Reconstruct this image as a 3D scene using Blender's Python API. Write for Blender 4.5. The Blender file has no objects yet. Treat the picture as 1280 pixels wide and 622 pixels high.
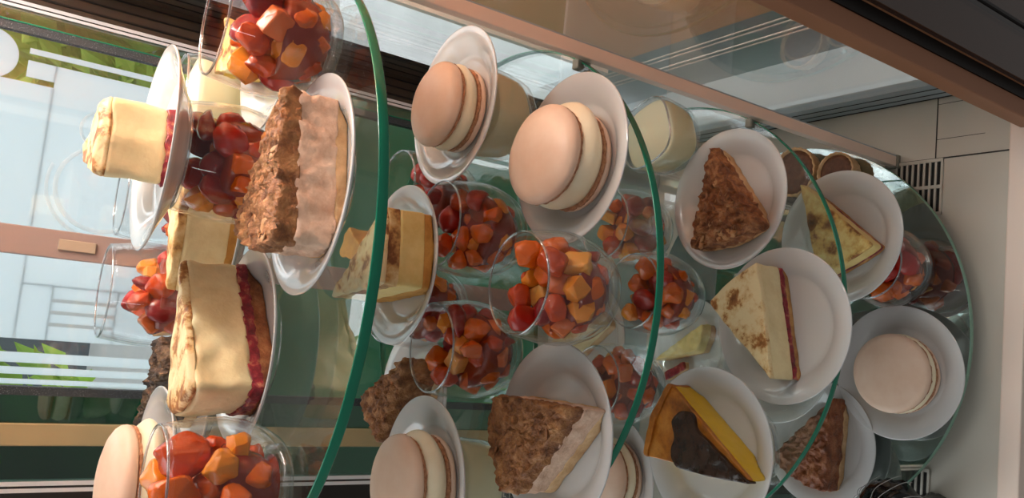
import bpy, bmesh, math, random
import numpy as np
from mathutils import Vector, Matrix, noise, Euler
PI = math.pi
SC = bpy.context.scene
COL = SC.collection
# ------------------------------------------------------------------ materials
def new_mat(name):
    m = bpy.data.materials.new(name); m.use_nodes = True
    nt = m.node_tree
    for n in list(nt.nodes): nt.nodes.remove(n)
    out = nt.nodes.new('ShaderNodeOutputMaterial')
    return m, nt, out
def srgb(r, g, b):
    f = lambda c: (c/255/12.92) if c/255 <= .04045 else ((c/255+.055)/1.055)**2.4
    return (f(r), f(g), f(b), 1)
def pbsdf(nt, col=(.8,.8,.8,1), rough=.5, **k):
    b = nt.nodes.new('ShaderNodeBsdfPrincipled')
    b.inputs['Base Color'].default_value = col
    b.inputs['Roughness'].default_value = rough
    for kk, v in k.items(): b.inputs[kk.replace('_', ' ')].default_value = v
    return b
def ramp(nt, stops):
    r = nt.nodes.new('ShaderNodeValToRGB')
    e = r.color_ramp.elements
    while len(e) < len(stops): e.new(.5)
    for x, (p, c) in zip(e, stops): x.position = p; x.color = c
    return r
def coords(nt): return nt.nodes.new('ShaderNodeTexCoord').outputs['Object']
def solid(name, col, rough=.5, **k):
    m, nt, out = new_mat(name); b = pbsdf(nt, col, rough, **k)
    nt.links.new(b.outputs[0], out.inputs[0]); return m
def mottled(name, stops, scale=60, detail=6, rough=.6, bump=.3, bscale=None, kind='noise', distort=0, dist=.002, **k):
    m, nt, out = new_mat(name); L = nt.links.new
    co = coords(nt)
    if kind == 'noise':
        t = nt.nodes.new('ShaderNodeTexNoise'); t.inputs['Scale'].default_value = scale; t.inputs['Detail'].default_value = detail
        t.inputs['Roughness'].default_value = .65; t.inputs['Distortion'].default_value = distort; fac = t.outputs[0]
    else:
        t = nt.nodes.new('ShaderNodeTexVoronoi'); t.inputs['Scale'].default_value = scale; t.feature = 'F1'; fac = t.outputs['Distance']
    L(co, t.inputs['Vector'])
    r = ramp(nt, stops); L(fac, r.inputs[0])
    b = pbsdf(nt, (1,1,1,1), rough, **k); L(r.outputs[0], b.inputs['Base Color'])
    if bump:
        n2 = nt.nodes.new('ShaderNodeTexNoise'); n2.inputs['Scale'].default_value = bscale or scale*4; n2.inputs['Detail'].default_value = 4
        L(co, n2.inputs['Vector'])
        bp = nt.nodes.new('ShaderNodeBump'); bp.inputs['Strength'].default_value = bump; bp.inputs['Distance'].default_value = dist
        L(n2.outputs[0], bp.inputs['Height']); L(bp.outputs[0], b.inputs['Normal'])
    L(b.outputs[0], out.inputs[0]); return m
def clear_glass(name, tint=(.97,.98,.98,1), ior=1.5, boost=0.0, rough=0.01, gcol=(1,1,1,1)):
    m, nt, out = new_mat(name); L = nt.links.new
    tr = nt.nodes.new('ShaderNodeBsdfTransparent'); tr.inputs[0].default_value = tint
    gl = nt.nodes.new('ShaderNodeBsdfGlossy'); gl.inputs['Roughness'].default_value = rough; gl.inputs['Color'].default_value = gcol
    # Schlick reflectance, the same from both sides of the wall
    ge = nt.nodes.new('ShaderNodeNewGeometry'); dt = nt.nodes.new('ShaderNodeVectorMath'); dt.operation = 'DOT_PRODUCT'
    L(ge.outputs['Incoming'], dt.inputs[0]); L(ge.outputs['Normal'], dt.inputs[1])
    def mth(op, a, b=None):
        q = nt.nodes.new('ShaderNodeMath'); q.operation = op; q.use_clamp = False
        for i, x in enumerate((a, b)):
            if x is None: continue
            if isinstance(x, (int, float)): q.inputs[i].default_value = x
            else: L(x, q.inputs[i])
        return q.outputs[0]
    f0 = ((ior-1)/(ior+1))**2+boost
    p5 = mth('POWER', mth('SUBTRACT', 1.0, mth('ABSOLUTE', dt.outputs['Value'])), 5.0)
    mx = nt.nodes.new('ShaderNodeMixShader')
    L(mth('ADD', mth('MULTIPLY', p5, 1-f0), f0), mx.inputs[0])
    L(tr.outputs[0], mx.inputs[1]); L(gl.outputs[0], mx.inputs[2]); L(mx.outputs[0], out.inputs[0]); return m

M = {}
M['porcelain'] = solid('white porcelain', (.60,.595,.58,1), .12, Coat_Weight=.7, Coat_Roughness=.03)
M['glass'] = clear_glass('clear tumbler glass', (.965,.97,.97,1), 1.40)
M['rim'] = clear_glass('thick glass rim', (.70,.72,.73,1), 1.5, .22)
M['base_glass'] = clear_glass('thick glass base', (.86,.88,.9,1), 1.5, .05)
M['shelf'] = clear_glass('shelf glass', (.955,.982,.972,1), 1.5, .035)
M['edge'] = solid('green polished glass edge', srgb(14,122,92), .18)
M['edge_pale'] = solid('pale green glass edge', srgb(120,160,140), .18)
M['mirror'] = clear_glass('tinted mirror glass', (.42,.47,.46,1), 1.5, .46, .015, (.80,.87,.85,1))
M['pane'] = clear_glass('side pane glass', (.94,.96,.96,1), 1.5, .14, .03)
M['dark_pane'] = clear_glass('smoked pane', (.42,.35,.31,1), 1.5, .05, .02)
M['green_pane'] = clear_glass('green tinted pane', (.42,.58,.52,1), 1.5, .05, .02)
# fruit
def fruit(name, a, b, rough=.16):
    return mottled(name, [(.3, a), (.7, b)], 45, 3, rough, .15, 300, dist=.0006, Coat_Weight=.25, Coat_Roughness=.08, Subsurface_Weight=.12, Subsurface_Radius=(.01,.004,.002), Subsurface_Scale=.5)
M['peach'] = [fruit('orange peach flesh', srgb(200,74,8), srgb(228,116,20)), fruit('deep orange peach flesh', srgb(176,46,8), srgb(206,80,14)), fruit('amber peach flesh', srgb(222,120,24), srgb(238,154,44))]
M['straw'] = [fruit('red strawberry flesh', srgb(150,18,16), srgb(196,50,34)), fruit('dark red strawberry flesh', srgb(110,14,20), srgb(160,30,28))]
M['melon'] = [fruit('salmon melon flesh', srgb(206,88,32), srgb(222,120,54)), fruit('pale melon flesh', srgb(224,140,44), srgb(236,176,92))]
M['syrup'] = solid('red fruit syrup', srgb(138,40,12), .2, Coat_Weight=.2)
# cakes
c = srgb
M['cream'] = mottled('pale cheesecake cream', [(.3, c(226,203,150)), (.6, c(238,220,172)), (.8, c(228,204,150))], 40, 5, .55, .25, 260, Subsurface_Weight=.1, Subsurface_Radius=(.004,.003,.002))
M['yellow_cream'] = mottled('yellow cheesecake cream', [(.3, c(226,196,118)), (.65, c(240,216,146))], 50, 5, .5, .2, 260)
M['brulee'] = mottled('browned cream top', [(.40, c(236,212,158)), (.50, c(206,158,92)), (.57, c(132,80,36)), (.68, c(78,42,20))], 26, 5, .5, .35, 200)
M['brulee_pale'] = mottled('lightly browned cream top', [(.46, c(238,216,166)), (.53, c(226,192,134)), (.57, c(176,116,58)), (.66, c(120,70,32))], 38, 6, .5, .3, 220)
M['brulee_gold'] = mottled('golden browned cream top', [(.40, c(246,226,150)), (.49, c(226,184,104)), (.55, c(150,92,42)), (.66, c(80,44,22))], 24, 5, .45, .35, 200)
M['jam'] = mottled('raspberry jam layer', [(.35, c(92,14,26)), (.55, c(150,34,48)), (.72, c(214,150,110))], 90, 4, .4, .6, 200)
M['biscuit'] = mottled('biscuit base', [(.3, c(150,100,56)), (.6, c(196,146,88)), (.8, c(214,172,116))], 90, 6, .8, .6, 300)
M['dark_biscuit'] = mottled('dark biscuit base', [(.3, c(96,52,30)), (.55, c(150,92,52)), (.8, c(190,136,90))], 90, 6, .8, .6, 300)
M['sponge'] = mottled('golden sponge', [(.3, c(176,116,44)), (.6, c(206,152,72)), (.8, c(186,126,56))], 50, 6, .7, .5, 300)
M['pastry'] = mottled('pale baked pastry', [(.3, c(186,140,92)), (.6, c(220,182,136)), (.8, c(232,204,164))], 60, 6, .75, .5, 260)
M['nut_top'] = mottled('brown nut crumble', [(.28, c(84,46,22)), (.45, c(138,86,46)), (.6, c(172,118,70)), (.78, c(206,160,108))], 75, 7, .6, .8, 260, distort=.6, dist=.004)
M['nut_dark'] = mottled('dark brown nut crumble', [(.28, c(84,42,20)), (.45, c(136,80,44)), (.58, c(172,114,68)), (.75, c(206,158,112))], 85, 7, .55, .8, 260, distort=.6, dist=.004)
M['apple_top'] = mottled('glazed apple bake', [(.3, c(86,44,24)), (.48, c(140,78,44)), (.62, c(170,108,70)), (.8, c(200,148,108))], 60, 7, .4, .6, 240, distort=.4, dist=.004)
M['apple_side'] = mottled('pinkish apple filling', [(.3, c(196,152,124)), (.55, c(222,188,162)), (.8, c(234,208,186))], 70, 6, .55, .6, 260)
M['custard'] = mottled('yellow custard', [(.3, c(214,168,22)), (.7, c(232,190,44))], 30, 3, .35, .1, 200)
M['caramel'] = mottled('caramelised flan edge', [(.3, c(110,56,16)), (.5, c(176,104,30)), (.75, c(214,146,62))], 36, 5, .3, .3, 200)
M['chocolate'] = mottled('dark chocolate glaze', [(.3, c(38,22,14)), (.7, c(66,40,26))], 60, 4, .25, .5, 180)
M['choc_tart'] = mottled('brown chocolate filling', [(.3, c(80,46,30)), (.6, c(120,76,52)), (.8, c(140,94,66))], 90, 6, .6, .5, 300)
M['burnt'] = mottled('burnt brown crumble', [(.3, c(36,26,18)), (.5, c(80,56,36)), (.7, c(120,92,60)), (.85, c(90,88,84))], 90, 6, .5, .8, 300, distort=.5, dist=.004)
M['shell'] = mottled('beige macaron shell', [(.3, c(230,194,166)), (.7, c(238,208,184))], 30, 3, .42, .12, 500, dist=.0006)
M['foot'] = mottled('crumbly macaron foot', [(.3, c(150,92,60)), (.6, c(204,150,112)), (.8, c(220,172,136))], 300, 4, .8, .9, 600)
M['filling'] = mottled('vanilla buttercream', [(.3, c(238,222,186)), (.7, c(246,234,204))], 30, 3, .4, .1, 200)
M['flake'] = mottled('toasted almond flake', [(.3, c(170,116,70)), (.7, c(206,160,112))], 60, 3, .5, .2)
M['flake_dark'] = mottled('toasted nut piece', [(.3, c(112,64,34)), (.7, c(166,108,64))], 60, 3, .5, .2)
# setting
M['deck'] = mottled('cream plastic deck', [(.3, c(190,184,170)), (.7, c(200,194,181))], 4, 3, .45, .03, 80)
M['seam'] = solid('dark seam', c(40,36,32), .7)
M['slot'] = solid('dark vent slot', c(24,22,20), .8)
M['alu'] = mottled('grey aluminium profile', [(.3, c(150,164,170)), (.7, c(170,184,190))], 6, 3, .35, .02, 80)
M['alu_brown'] = solid('beige anodised post', c(236,216,200), .42)
M['rust'] = solid('copper brown post', c(150,100,70), .45)
M['black'] = solid('black rubber seal', c(10,10,10), .5)
M['brown'] = solid('dark brown window frame', c(64,54,46), .4)
M['brown2'] = solid('dark olive frame groove', c(34,30,26), .5)
M['speck'] = mottled('speckled dusty dark rubber', [(.5, c(44,52,58)), (.62, c(70,78,84)), (.7, c(190,200,205))], 900, 2, .6, 0)
M['white_frame'] = solid('white frame strip', c(232,234,238), .4)
M['mauve'] = solid('grey mauve door stile', c(158,138,132), .5)
M['latch'] = solid('beige latch plate', c(176,160,140), .5)
M['greenwall'] = mottled('dark green glazed panel', [(.3, c(30,84,62)), (.55, c(58,122,88)), (.75, c(120,146,80))], 3.0, 3, .3, .05, 20)
M['peach_wood'] = mottled('peach coloured wood', [(.3, c(234,168,120)), (.7, c(240,186,142))], 3, 3, .6, .02)
M['white_panel'] = solid('white panel', c(222,226,228), .5)
M['street'] = mottled('pale paving', [(.3, c(190,190,188)), (.7, c(214,214,212))], 2, 4, .9, 0)
M['leaf'] = None
M['bark'] = solid('grey brown bark', c(92,80,66), .8)
M['plaster'] = solid('pale plaster', c(226,228,230), .8)
M['window_dark'] = solid('dark house window', c(90,100,108), .3)
M['beige_reflection'] = mottled('tan reflected band', [(.3, c(166,150,112)), (.7, c(188,170,128))], 6, 3, .6, .05)  # colour of a reflected band, put in as a solid tone
M['bag'] = solid('glossy black plastic film', c(10,10,11), .12)
M['wire'] = solid('thin bright wire', c(210,210,210), .25, Metallic=.6)
M['clip'] = solid('grey plastic clip', c(134,132,120), .4)
def film_mat(name, col, tfac):
    m, nt, out = new_mat(name); L = nt.links.new
    d = nt.nodes.new('ShaderNodeBsdfDiffuse'); d.inputs[0].default_value = col
    t = nt.nodes.new('ShaderNodeBsdfTranslucent'); t.inputs[0].default_value = col
    mx = nt.nodes.new('ShaderNodeMixShader'); mx.inputs[0].default_value = tfac
    L(d.outputs[0], mx.inputs[1]); L(t.outputs[0], mx.inputs[2]); L(mx.outputs[0], out.inputs[0]); return m
M['film'] = film_mat('frosted window film', (.74,.78,.80,1), .9)
M['panna'] = film_mat('pale vanilla cream', (.93,.91,.70,1), .35)
M['grey_panel'] = solid('grey white panel', c(158,166,168), .5)
M['green_film'] = film_mat('backlit green glass panel', (.12,.29,.20,1), .6)
M['white_film'] = film_mat('backlit white panel', (.80,.86,.88,1), .6)
M['leaf'] = film_mat('lime green leaves', (.42,.62,.12,1), .6)
M['film_bright'] = film_mat('bright white decal', (.98,.98,.98,1), .9)
# ------------------------------------------------------------------ helpers
def link(o, parent=None):
    COL.objects.link(o)
    if parent is not None: o.parent = parent
    return o
def mesh(name, verts, faces, mat, parent=None, smooth=True, loc=None, autosmooth=None):
    me = bpy.data.meshes.new(name); me.from_pydata([tuple(v) for v in verts], [], [tuple(f) for f in faces])
    me.validate(); me.update()
    me.materials.append(mat)
    if smooth: me.polygons.foreach_set('use_smooth', [True]*len(me.polygons))
    o = bpy.data.objects.new(name, me); link(o, parent)
    if autosmooth is not None: me.set_sharp_from_angle(angle=math.radians(autosmooth))
    if loc is not None: o.location = loc
    return o
def thing(name, label, cat, loc=(0,0,0), rz=0, group=None):
    o = bpy.data.objects.new(name, None); o.empty_display_size = .02; link(o)
    o.location = loc; o.rotation_euler = (0,0,rz); o['label'] = label; o['category'] = cat
    if group: o['group'] = group
    return o
def tag(o, label, cat, group=None):
    o['label'] = label; o['category'] = cat
    if group: o['group'] = group
    return o
def struct(o): o['kind'] = 'structure'; return o
def copy_tree(o, parent=None):
    q = o.copy(); link(q, parent)
    for ch in list(o.children): copy_tree(ch, q)
    return q
def box_data(x0, x1, y0, y1, z0, z1, bev=0):
    bm = bmesh.new()
    bmesh.ops.create_cube(bm, size=1)
    for v in bm.verts: v.co = Vector((x0+(v.co.x+.5)*(x1-x0), y0+(v.co.y+.5)*(y1-y0), z0+(v.co.z+.5)*(z1-z0)))
    if bev: bmesh.ops.bevel(bm, geom=bm.edges[:], offset=bev, segments=2, affect='EDGES', profile=.5)
    bmesh.ops.recalc_face_normals(bm, faces=bm.faces[:])
    vs = [v.co.copy() for v in bm.verts]; bm.verts.index_update(); fs = [[v.index for v in f.verts] for f in bm.faces]
    bm.free(); return vs, fs
def box(name, x0, x1, y0, y1, z0, z1, mat, parent=None, bev=0):
    vs, fs = box_data(x0, x1, y0, y1, z0, z1, bev)
    return mesh(name, vs, fs, mat, parent, smooth=False)
def boxes(name, lst, mat, parent=None):
    V, F = [], []
    for b in lst:
        vs, fs = box_data(*b); k = len(V); V += vs; F += [[i+k for i in f] for f in fs]
    return mesh(name, V, F, mat, parent, smooth=False)
def lathe_data(prof, n=56, sq=2.0, fn=None):
    V, F = [], []
    rings = []
    for (r, z) in prof:
        if r < 1e-6:
            rings.append([len(V)]); V.append(Vector((0,0,z)))
        else:
            ids = []
            for i in range(n):
                a = 2*PI*i/n; cx, sx = math.cos(a), math.sin(a)
                k = r if sq == 2 else r/((abs(cx)**sq+abs(sx)**sq)**(1/sq))
                v = Vector((k*cx, k*sx, z))
                if fn: v = fn(v, a)
                ids.append(len(V)); V.append(v)
            rings.append(ids)
    for A, B in zip(rings, rings[1:]):
        if len(A) == 1 and len(B) == 1: continue
        for i in range(n):
            j = (i+1) % n
            if len(A) == 1: F.append((A[0], B[j], B[i]))
            elif len(B) == 1: F.append((A[i], A[j], B[0]))
            else: F.append((A[i], A[j], B[j], B[i]))
    return V, F
def lathe(name, prof, mat, parent=None, n=56, sq=2.0, fn=None, loc=None, auto=None):
    V, F = lathe_data(prof, n, sq, fn)
    return mesh(name, V, F, mat, parent, True, loc, auto)
def nz(p, s, seed=0): return noise.noise(Vector((p[0]*s+seed*7.3, p[1]*s+seed*3.1, p[2]*s-seed*5.7)))
def nvec(p, s, seed=0): return noise.noise_vector(Vector((p[0]*s+seed*7.3, p[1]*s+seed*3.1, p[2]*s-seed*5.7)))
PRO = [(.050,.0045),(.0525,.0058),(.0565,.0092),(.066,.0138),(.0766,.0170)]
def plate_limit(z):
    if z >= .0172: return 9
    if z <= .0045: return .0492
    for (r0,z0),(r1,z1) in zip(PRO, PRO[1:]):
        if z0 <= z <= z1: return r0+(r1-r0)*(z-z0)/(z1-z0)-.0009
    return .078
def resample(poly, step, rnd):
    P = [Vector((p[0], p[1])) for p in poly]
    pts = []
    n = len(P)
    for i in range(n):
        a, b, d = P[i-1], P[i], P[(i+1) % n]
        r1 = min(rnd, (a-b).length*.45, (d-b).length*.45)
        p0 = b+(a-b).normalized()*r1; p1 = b+(d-b).normalized()*r1
        for k in range(5):
            t = k/4; pts.append(p0*(1-t)**2+b*2*t*(1-t)+p1*t*t)
    out = []
    m = len(pts)
    for i in range(m):
        a, b = pts[i], pts[(i+1) % m]
        k = max(1, int((b-a).length/step))
        for q in range(k): out.append(a+(b-a)*(q/k))
    return out
def slab(name, poly, z0, z1, mat, parent, amp=.0012, scale=90, top=0.0, tscale=120, seed=0, rnd=.004, step=.0028, edge=.002, taper=0.0, tilt=None, ridged=False, conform=False):
    """one layer of a cut cake: walls plus a relief top, both roughened by noise of the position"""
    ar = sum(poly[i-1][0]*poly[i][1]-poly[i][0]*poly[i-1][1] for i in range(len(poly)))
    if ar < 0: poly = poly[::-1]
    O = resample(poly, step, rnd); n = len(O)
    cen = sum(O, Vector((0,0)))/n
    zf = tilt or (lambda x, y: 0)
    h = z1-z0; nzl = max(2, int(h/step)+1)
    V, F, rings = [], [], []
    def ring(s, z, kind):
        ids = []
        for p in O:
            q = cen+(p-cen)*s
            zz = z + (zf(q.x, q.y) if z > z0+1e-5 else 0)*((z-z0)/max(h,1e-5))
            v = Vector((q.x, q.y, zz))
            dv = nvec(v, scale, seed)*amp
            if kind == 'top':
                e = noise.noise(Vector((v.x*tscale+seed, v.y*tscale, seed*2.3)))
                if ridged: e = 1-2*abs(e)+.5*noise.noise(Vector((v.x*tscale*2.3, v.y*tscale*2.3, seed)))
                v = v+dv+Vector((0,0,top*e))
            elif kind == 'bot': v = v+Vector((dv.x, dv.y, 0))
            else: v = v+dv*(1 if z > z0+.001 else .5)
            if conform:
                rl = plate_limit(v.z+SIT); rv = math.hypot(v.x, v.y)
                if rv > rl: v.x *= rl/rv; v.y *= rl/rv
            ids.append(len(V)); V.append(v)
        rings.append(ids)
    R = max(p.length for p in [q-cen for q in O])
    ins = edge/R
    for s in (.0, .5): ring(max(s, .02), z0, 'bot')
    ring(1-ins*.3, z0, 'bot')
    for k in range(nzl+1):
        t = k/nzl; z = z0+edge*.4+(h-edge*.9)*t
        ring(1-taper*t, z, 'side')
    ring(1-taper-ins*.6, z1-edge*.15, 'top')
    m = max(4, int(R/step*.9))
    for k in range(m+1):
        s = (1-taper-ins*1.2)*(1-k/m)
        ring(max(s, .015), z1, 'top')
    for A, B in zip(rings, rings[1:]):
        for i in range(n):
            j = (i+1) % n; F.append((A[i], A[j], B[j], B[i]))
    F.append(tuple(rings[0][::-1])); F.append(tuple(rings[-1]))
    return mesh(name, V, F, mat, parent)
def tube_data(pts, r, n=8, closed=False):
    P = [Vector(p) for p in pts]; V, F = [], []
    m = len(P)
    up = Vector((0.13, .31, 1)).normalized()
    for i, p in enumerate(P):
        a = P[i-1] if (i > 0 or closed) else P[i]; b = P[(i+1) % m] if (i < m-1 or closed) else P[i]
        t = (b-a).normalized(); s = t.cross(up)
        if s.length < 1e-4: s = t.cross(Vector((1,0,0)))
        s.normalize(); w = s.cross(t)
        for k in range(n):
            an = 2*PI*k/n; V.append(p+(s*math.cos(an)+w*math.sin(an))*r)
    for i in range(m if closed else m-1):
        A = i*n; B = ((i+1) % m)*n
        for k in range(n): F.append((A+k, A+(k+1) % n, B+(k+1) % n, B+k))
    if not closed: F.append(tuple(range(n))[::-1]); F.append(tuple(range((m-1)*n, m*n)))
    return V, F
# ------------------------------------------------------------------ camera (a phone held sideways in front of the open case)
ZT = [.7547, .5155, .2716, .035]        # tops of the four shelves
CAMP = Vector((-.03909, -.70114, .95284))
Fw = Vector((.10175729, .82874664, -.55029489)); Rw = Vector((.98992831, -.02962586, .13843504)); Uw = Vector((-.09842461, .55883926, .8234144))
cd = bpy.data.cameras.new('camera'); cam = bpy.data.objects.new('camera', cd); link(cam)
cd.sensor_fit = 'HORIZONTAL'; cd.sensor_width = 36; cd.lens = 36*997.38/1280; cd.clip_start = .01; cd.clip_end = 200
mw = Matrix((( -Uw.x, Rw.x, -Fw.x, CAMP.x), (-Uw.y, Rw.y, -Fw.y, CAMP.y), (-Uw.z, Rw.z, -Fw.z, CAMP.z), (0,0,0,1)))
cam.matrix_world = mw
SC.camera = cam
# ------------------------------------------------------------------ glass shelves
def shelf(name, z, label, th=.0075, edge='edge', glass='shelf'):
    t = thing(name, label, 'glass shelf', (0,0,z-th))
    n = 160; R = .25; e = .0006
    lathe('glass_pane', [(0,0),(R-e,0),(R-e,th),(0,th)], M[glass], t, n, auto=30)
    lathe('polished_edge', [(R-.0012,.0002),(R-.0004,.0),(R,.0008),(R,th-.0008),(R-.0004,th),(R-.0012,th-.0002)], M[edge], t, n)
    return t
shelf('glass_shelf', ZT[0], 'topmost round glass shelf with a thick green polished edge')
shelf('glass_shelf', ZT[1], 'second round glass shelf from the top, green edge, holding two big macarons on the right')
shelf('glass_shelf', ZT[2], 'third round glass shelf from the top, holding the chocolate and yellow custard slice', .007)
shelf('mirror_shelf', ZT[3], 'lowest round shelf of greenish mirror glass just above the cream plastic deck', .007, 'edge_pale', 'mirror')
# ------------------------------------------------------------------ plates
PL = [(0,.0),(.030,.0),(.044,.0),(.0455,.0012),(.0465,.0015),(.055,.0055),(.066,.0108),(.0765,.0148),(.0778,.0158),(.0776,.0168),(.0766,.0170),(.066,.0138),(.0565,.0092),(.0525,.0058),(.0500,.0045),(.046,.0040),(.03,.0038),(0,.0038)]
plate_mesh = None
PLH = .0038
def plate(x, y, z, label, group='white dessert plates'):
    global plate_mesh
    if plate_mesh is None:
        o = lathe('dessert_plate', PL, M['porcelain'], None, 72); plate_mesh = o.data
    else: o = link(bpy.data.objects.new('dessert_plate', plate_mesh))
    o.location = (x, y, z); tag(o, label, 'plate', group); return o
# ------------------------------------------------------------------ tumblers with fruit salad
GO = [(0,0),(.024,0),(.029,.0012),(.0345,.006),(.0405,.016),(.0455,.031),(.047,.043),(.0462,.056),(.0445,.068),(.0425,.0795),(.0416,.0838)]
GI = [(.0400,.0838),(.0409,.0795),(.0429,.068),(.0446,.056),(.0454,.043),(.0438,.032),(.0388,.018),(.0325,.0105),(.024,.0075),(0,.007)]
def gin(z):
    P = GI[::-1]
    for (r0,z0),(r1,z1) in zip(P,P[1:]):
        if z0 <= z <= z1: return r0+(r1-r0)*(z-z0)/(z1-z0+1e-9)
    return .04
glass_proto = None
def tumbler(x, y, z, label, s=1.0):
    global glass_proto
    if glass_proto is None:
        t = thing('glass_tumbler', label, 'glass'); glass_proto = t
        lathe('bowl', GO[2:]+GI[:-2], M['glass'], t, 64)
        lathe('base', [(0,.0),(.024,0),(.029,.0012),(.0293,.0016),(.0290,.0095),(.024,.0075),(0,.007)], M['base_glass'], t, 64)
        V, F = tube_data([(.0408*math.cos(a*2*PI/64), .0408*math.sin(a*2*PI/64), .0842) for a in range(64)], .00095, 8, True)
        mesh('rim', V, F, M['rim'], t)
    else:
        t = copy_tree(glass_proto); t['label'] = label
    t.location = (x, y, z); t.scale = (s, s, s); t.rotation_euler = (0,0,random.random()*6); t['group'] = 'glass tumblers of fruit salad'
    return t
CH = {}
def chunk_meshes():
    rng = random.Random(5)
    for kind, cnt in (('peach',7), ('straw',5), ('melon',4)):
        CH[kind] = []
        for i in range(cnt):
            bm = bmesh.new()
            sc = Vector((rng.uniform(.9,1.15), rng.uniform(.8,1.0), rng.uniform(.66,.95)))
            if kind == 'straw':
                bmesh.ops.create_icosphere(bm, subdivisions=3, radius=1)
                nn = Vector((rng.gauss(0,1), rng.gauss(0,1), rng.gauss(0,1))).normalized()
                for v in bm.verts:
                    p = v.co*(1-.25*max(0, v.co.z)); e = p.dot(nn)-.35
                    if e > 0: p -= nn*e*.95
                    v.co = p*(1+.05*noise.noise(p*4+Vector((i,0,0))))
            else:
                NQ = 13 if kind == 'peach' else 8
                for q in range(NQ):
                    if kind == 'peach':
                        zq = 1-2*(q+.5)/NQ; aq = q*2.39996+i; rq = math.sqrt(1-zq*zq)
                        d = (Vector((rq*math.cos(aq), rq*math.sin(aq), zq))+Vector((rng.gauss(0,.2), rng.gauss(0,.2), rng.gauss(0,.2)))).normalized()
                    else: d = Vector((1 if q & 1 else -1, 1 if q & 2 else -1, 1 if q & 4 else -1))*.66+Vector((rng.gauss(0,.1), rng.gauss(0,.1), rng.gauss(0,.1)))
                    bm.verts.new(d)
                h = bmesh.ops.convex_hull(bm, input=bm.verts[:])
                bmesh.ops.delete(bm, geom=[g for g in h['geom_interior']+h['geom_unused'] if isinstance(g, bmesh.types.BMVert)], context='VERTS')
                bmesh.ops.bevel(bm, geom=bm.edges[:], offset=.13, segments=3, affect='EDGES', profile=.5, clamp_overlap=True)
                bmesh.ops.triangulate(bm, faces=bm.faces[:]); bmesh.ops.subdivide_edges(bm, edges=bm.edges[:], cuts=1, use_grid_fill=True)
                bmesh.ops.recalc_face_normals(bm, faces=bm.faces[:])
            for v in bm.verts:
                p = v.co+Vector(nvec(v.co, 1.9, i+1))*.09+Vector(nvec(v.co, 5.5, i+3))*.035
                v.co = Vector((p.x*sc.x, p.y*sc.y, p.z*sc.z))
            me = bpy.data.meshes.new(kind+'_piece'); bm.to_mesh(me); bm.free()
            me.polygons.foreach_set('use_smooth', [True]*len(me.polygons))
            me.materials.append(M[kind][i % len(M[kind])]); CH[kind].append(me)
chunk_meshes()
KN = {'peach': ('peach_chunk', 'orange peach chunk'), 'straw': ('strawberry_piece', 'dark red strawberry piece'), 'melon': ('melon_cube', 'pale salmon melon cube')}
def fruit_glass(x, y, z, which, n=22, size=.0125, fill=.058, s=1.0, seed=1, mix=(.6,.28,.12), syrup=True):
    """which names the glass, e.g. 'the tumbler ...'; label of glass and pieces follow from it"""
    tumbler(x, y, z, 'clear glass tumbler of fruit salad, '+which, s)
    rng = random.Random(seed)
    P = []
    for i in range(n):
        r = size*rng.uniform(.72,1.22); zz = rng.uniform(.012+r, fill+.004)
        a = rng.uniform(0, 6.28); q = max(.0, gin(zz)-r)*math.sqrt(rng.uniform(.15,1))
        P.append([q*math.cos(a), q*math.sin(a), zz, r])
    P = np.array(P)
    for it in range(160):
        P[:,2] -= .00025
        for i in range(n):
            d = P[:,:3]-P[i,:3]; L = np.sqrt((d**2).sum(1))+1e-9; ov = (P[:,3]+P[i,3])*.80-L; ov[i] = 0
            m = ov > 0
            if m.any(): P[i,:3] -= (d[m]/L[m,None]*ov[m,None]*.45).sum(0)
        for i in range(n):
            r = P[i,3]*.97; P[i,2] = min(max(P[i,2], .0085+r*.9), fill+.012)
            lim = max(.001, min(gin(P[i,2]), gin(max(.01,P[i,2]-r*.7)), gin(min(.08,P[i,2]+r*.7)))-r*1.0-.0006); q = math.hypot(P[i,0], P[i,1])
            if q > lim: P[i,:2] *= lim/q
    for i in range(n):
        u = rng.random(); kind = 'peach' if u < mix[0] else 'straw' if u < mix[0]+mix[1] else 'melon'
        o = link(bpy.data.objects.new(KN[kind][0], CH[kind][rng.randrange(len(CH[kind]))]))
        o.location = (x+P[i,0]*s, y+P[i,1]*s, z+P[i,2]*s); k = P[i,3]*s*(1.12 if size < .015 else .98); o.scale = (k, k, k)
        o.rotation_euler = (rng.uniform(0,6.3), rng.uniform(0,6.3), rng.uniform(0,6.3))
        tag(o, KN[kind][1]+' in '+which.replace('the one ', 'the tumbler '), 'fruit', KN[kind][1]+'s in '+which.replace('the one ', 'the tumbler '))
    if syrup:
        zt = fill-.020
        prof = [(0,.0076),(.022,.0082)]+[(max(.004,gin(q)-(.0095 if size < .015 else .016)), q) for q in np.linspace(.012, zt, 7)]+[(gin(zt)-.018, zt+.002),(0,zt+.004)]
        o = lathe('fruit_syrup', [(r*s, q*s) for r, q in prof], M['syrup'], None, 32)
        o.location = (x, y, z); tag(o, 'red syrup between the fruit in '+which.replace('the one ', 'the tumbler '), 'syrup'); o['kind'] = 'stuff'
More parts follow.
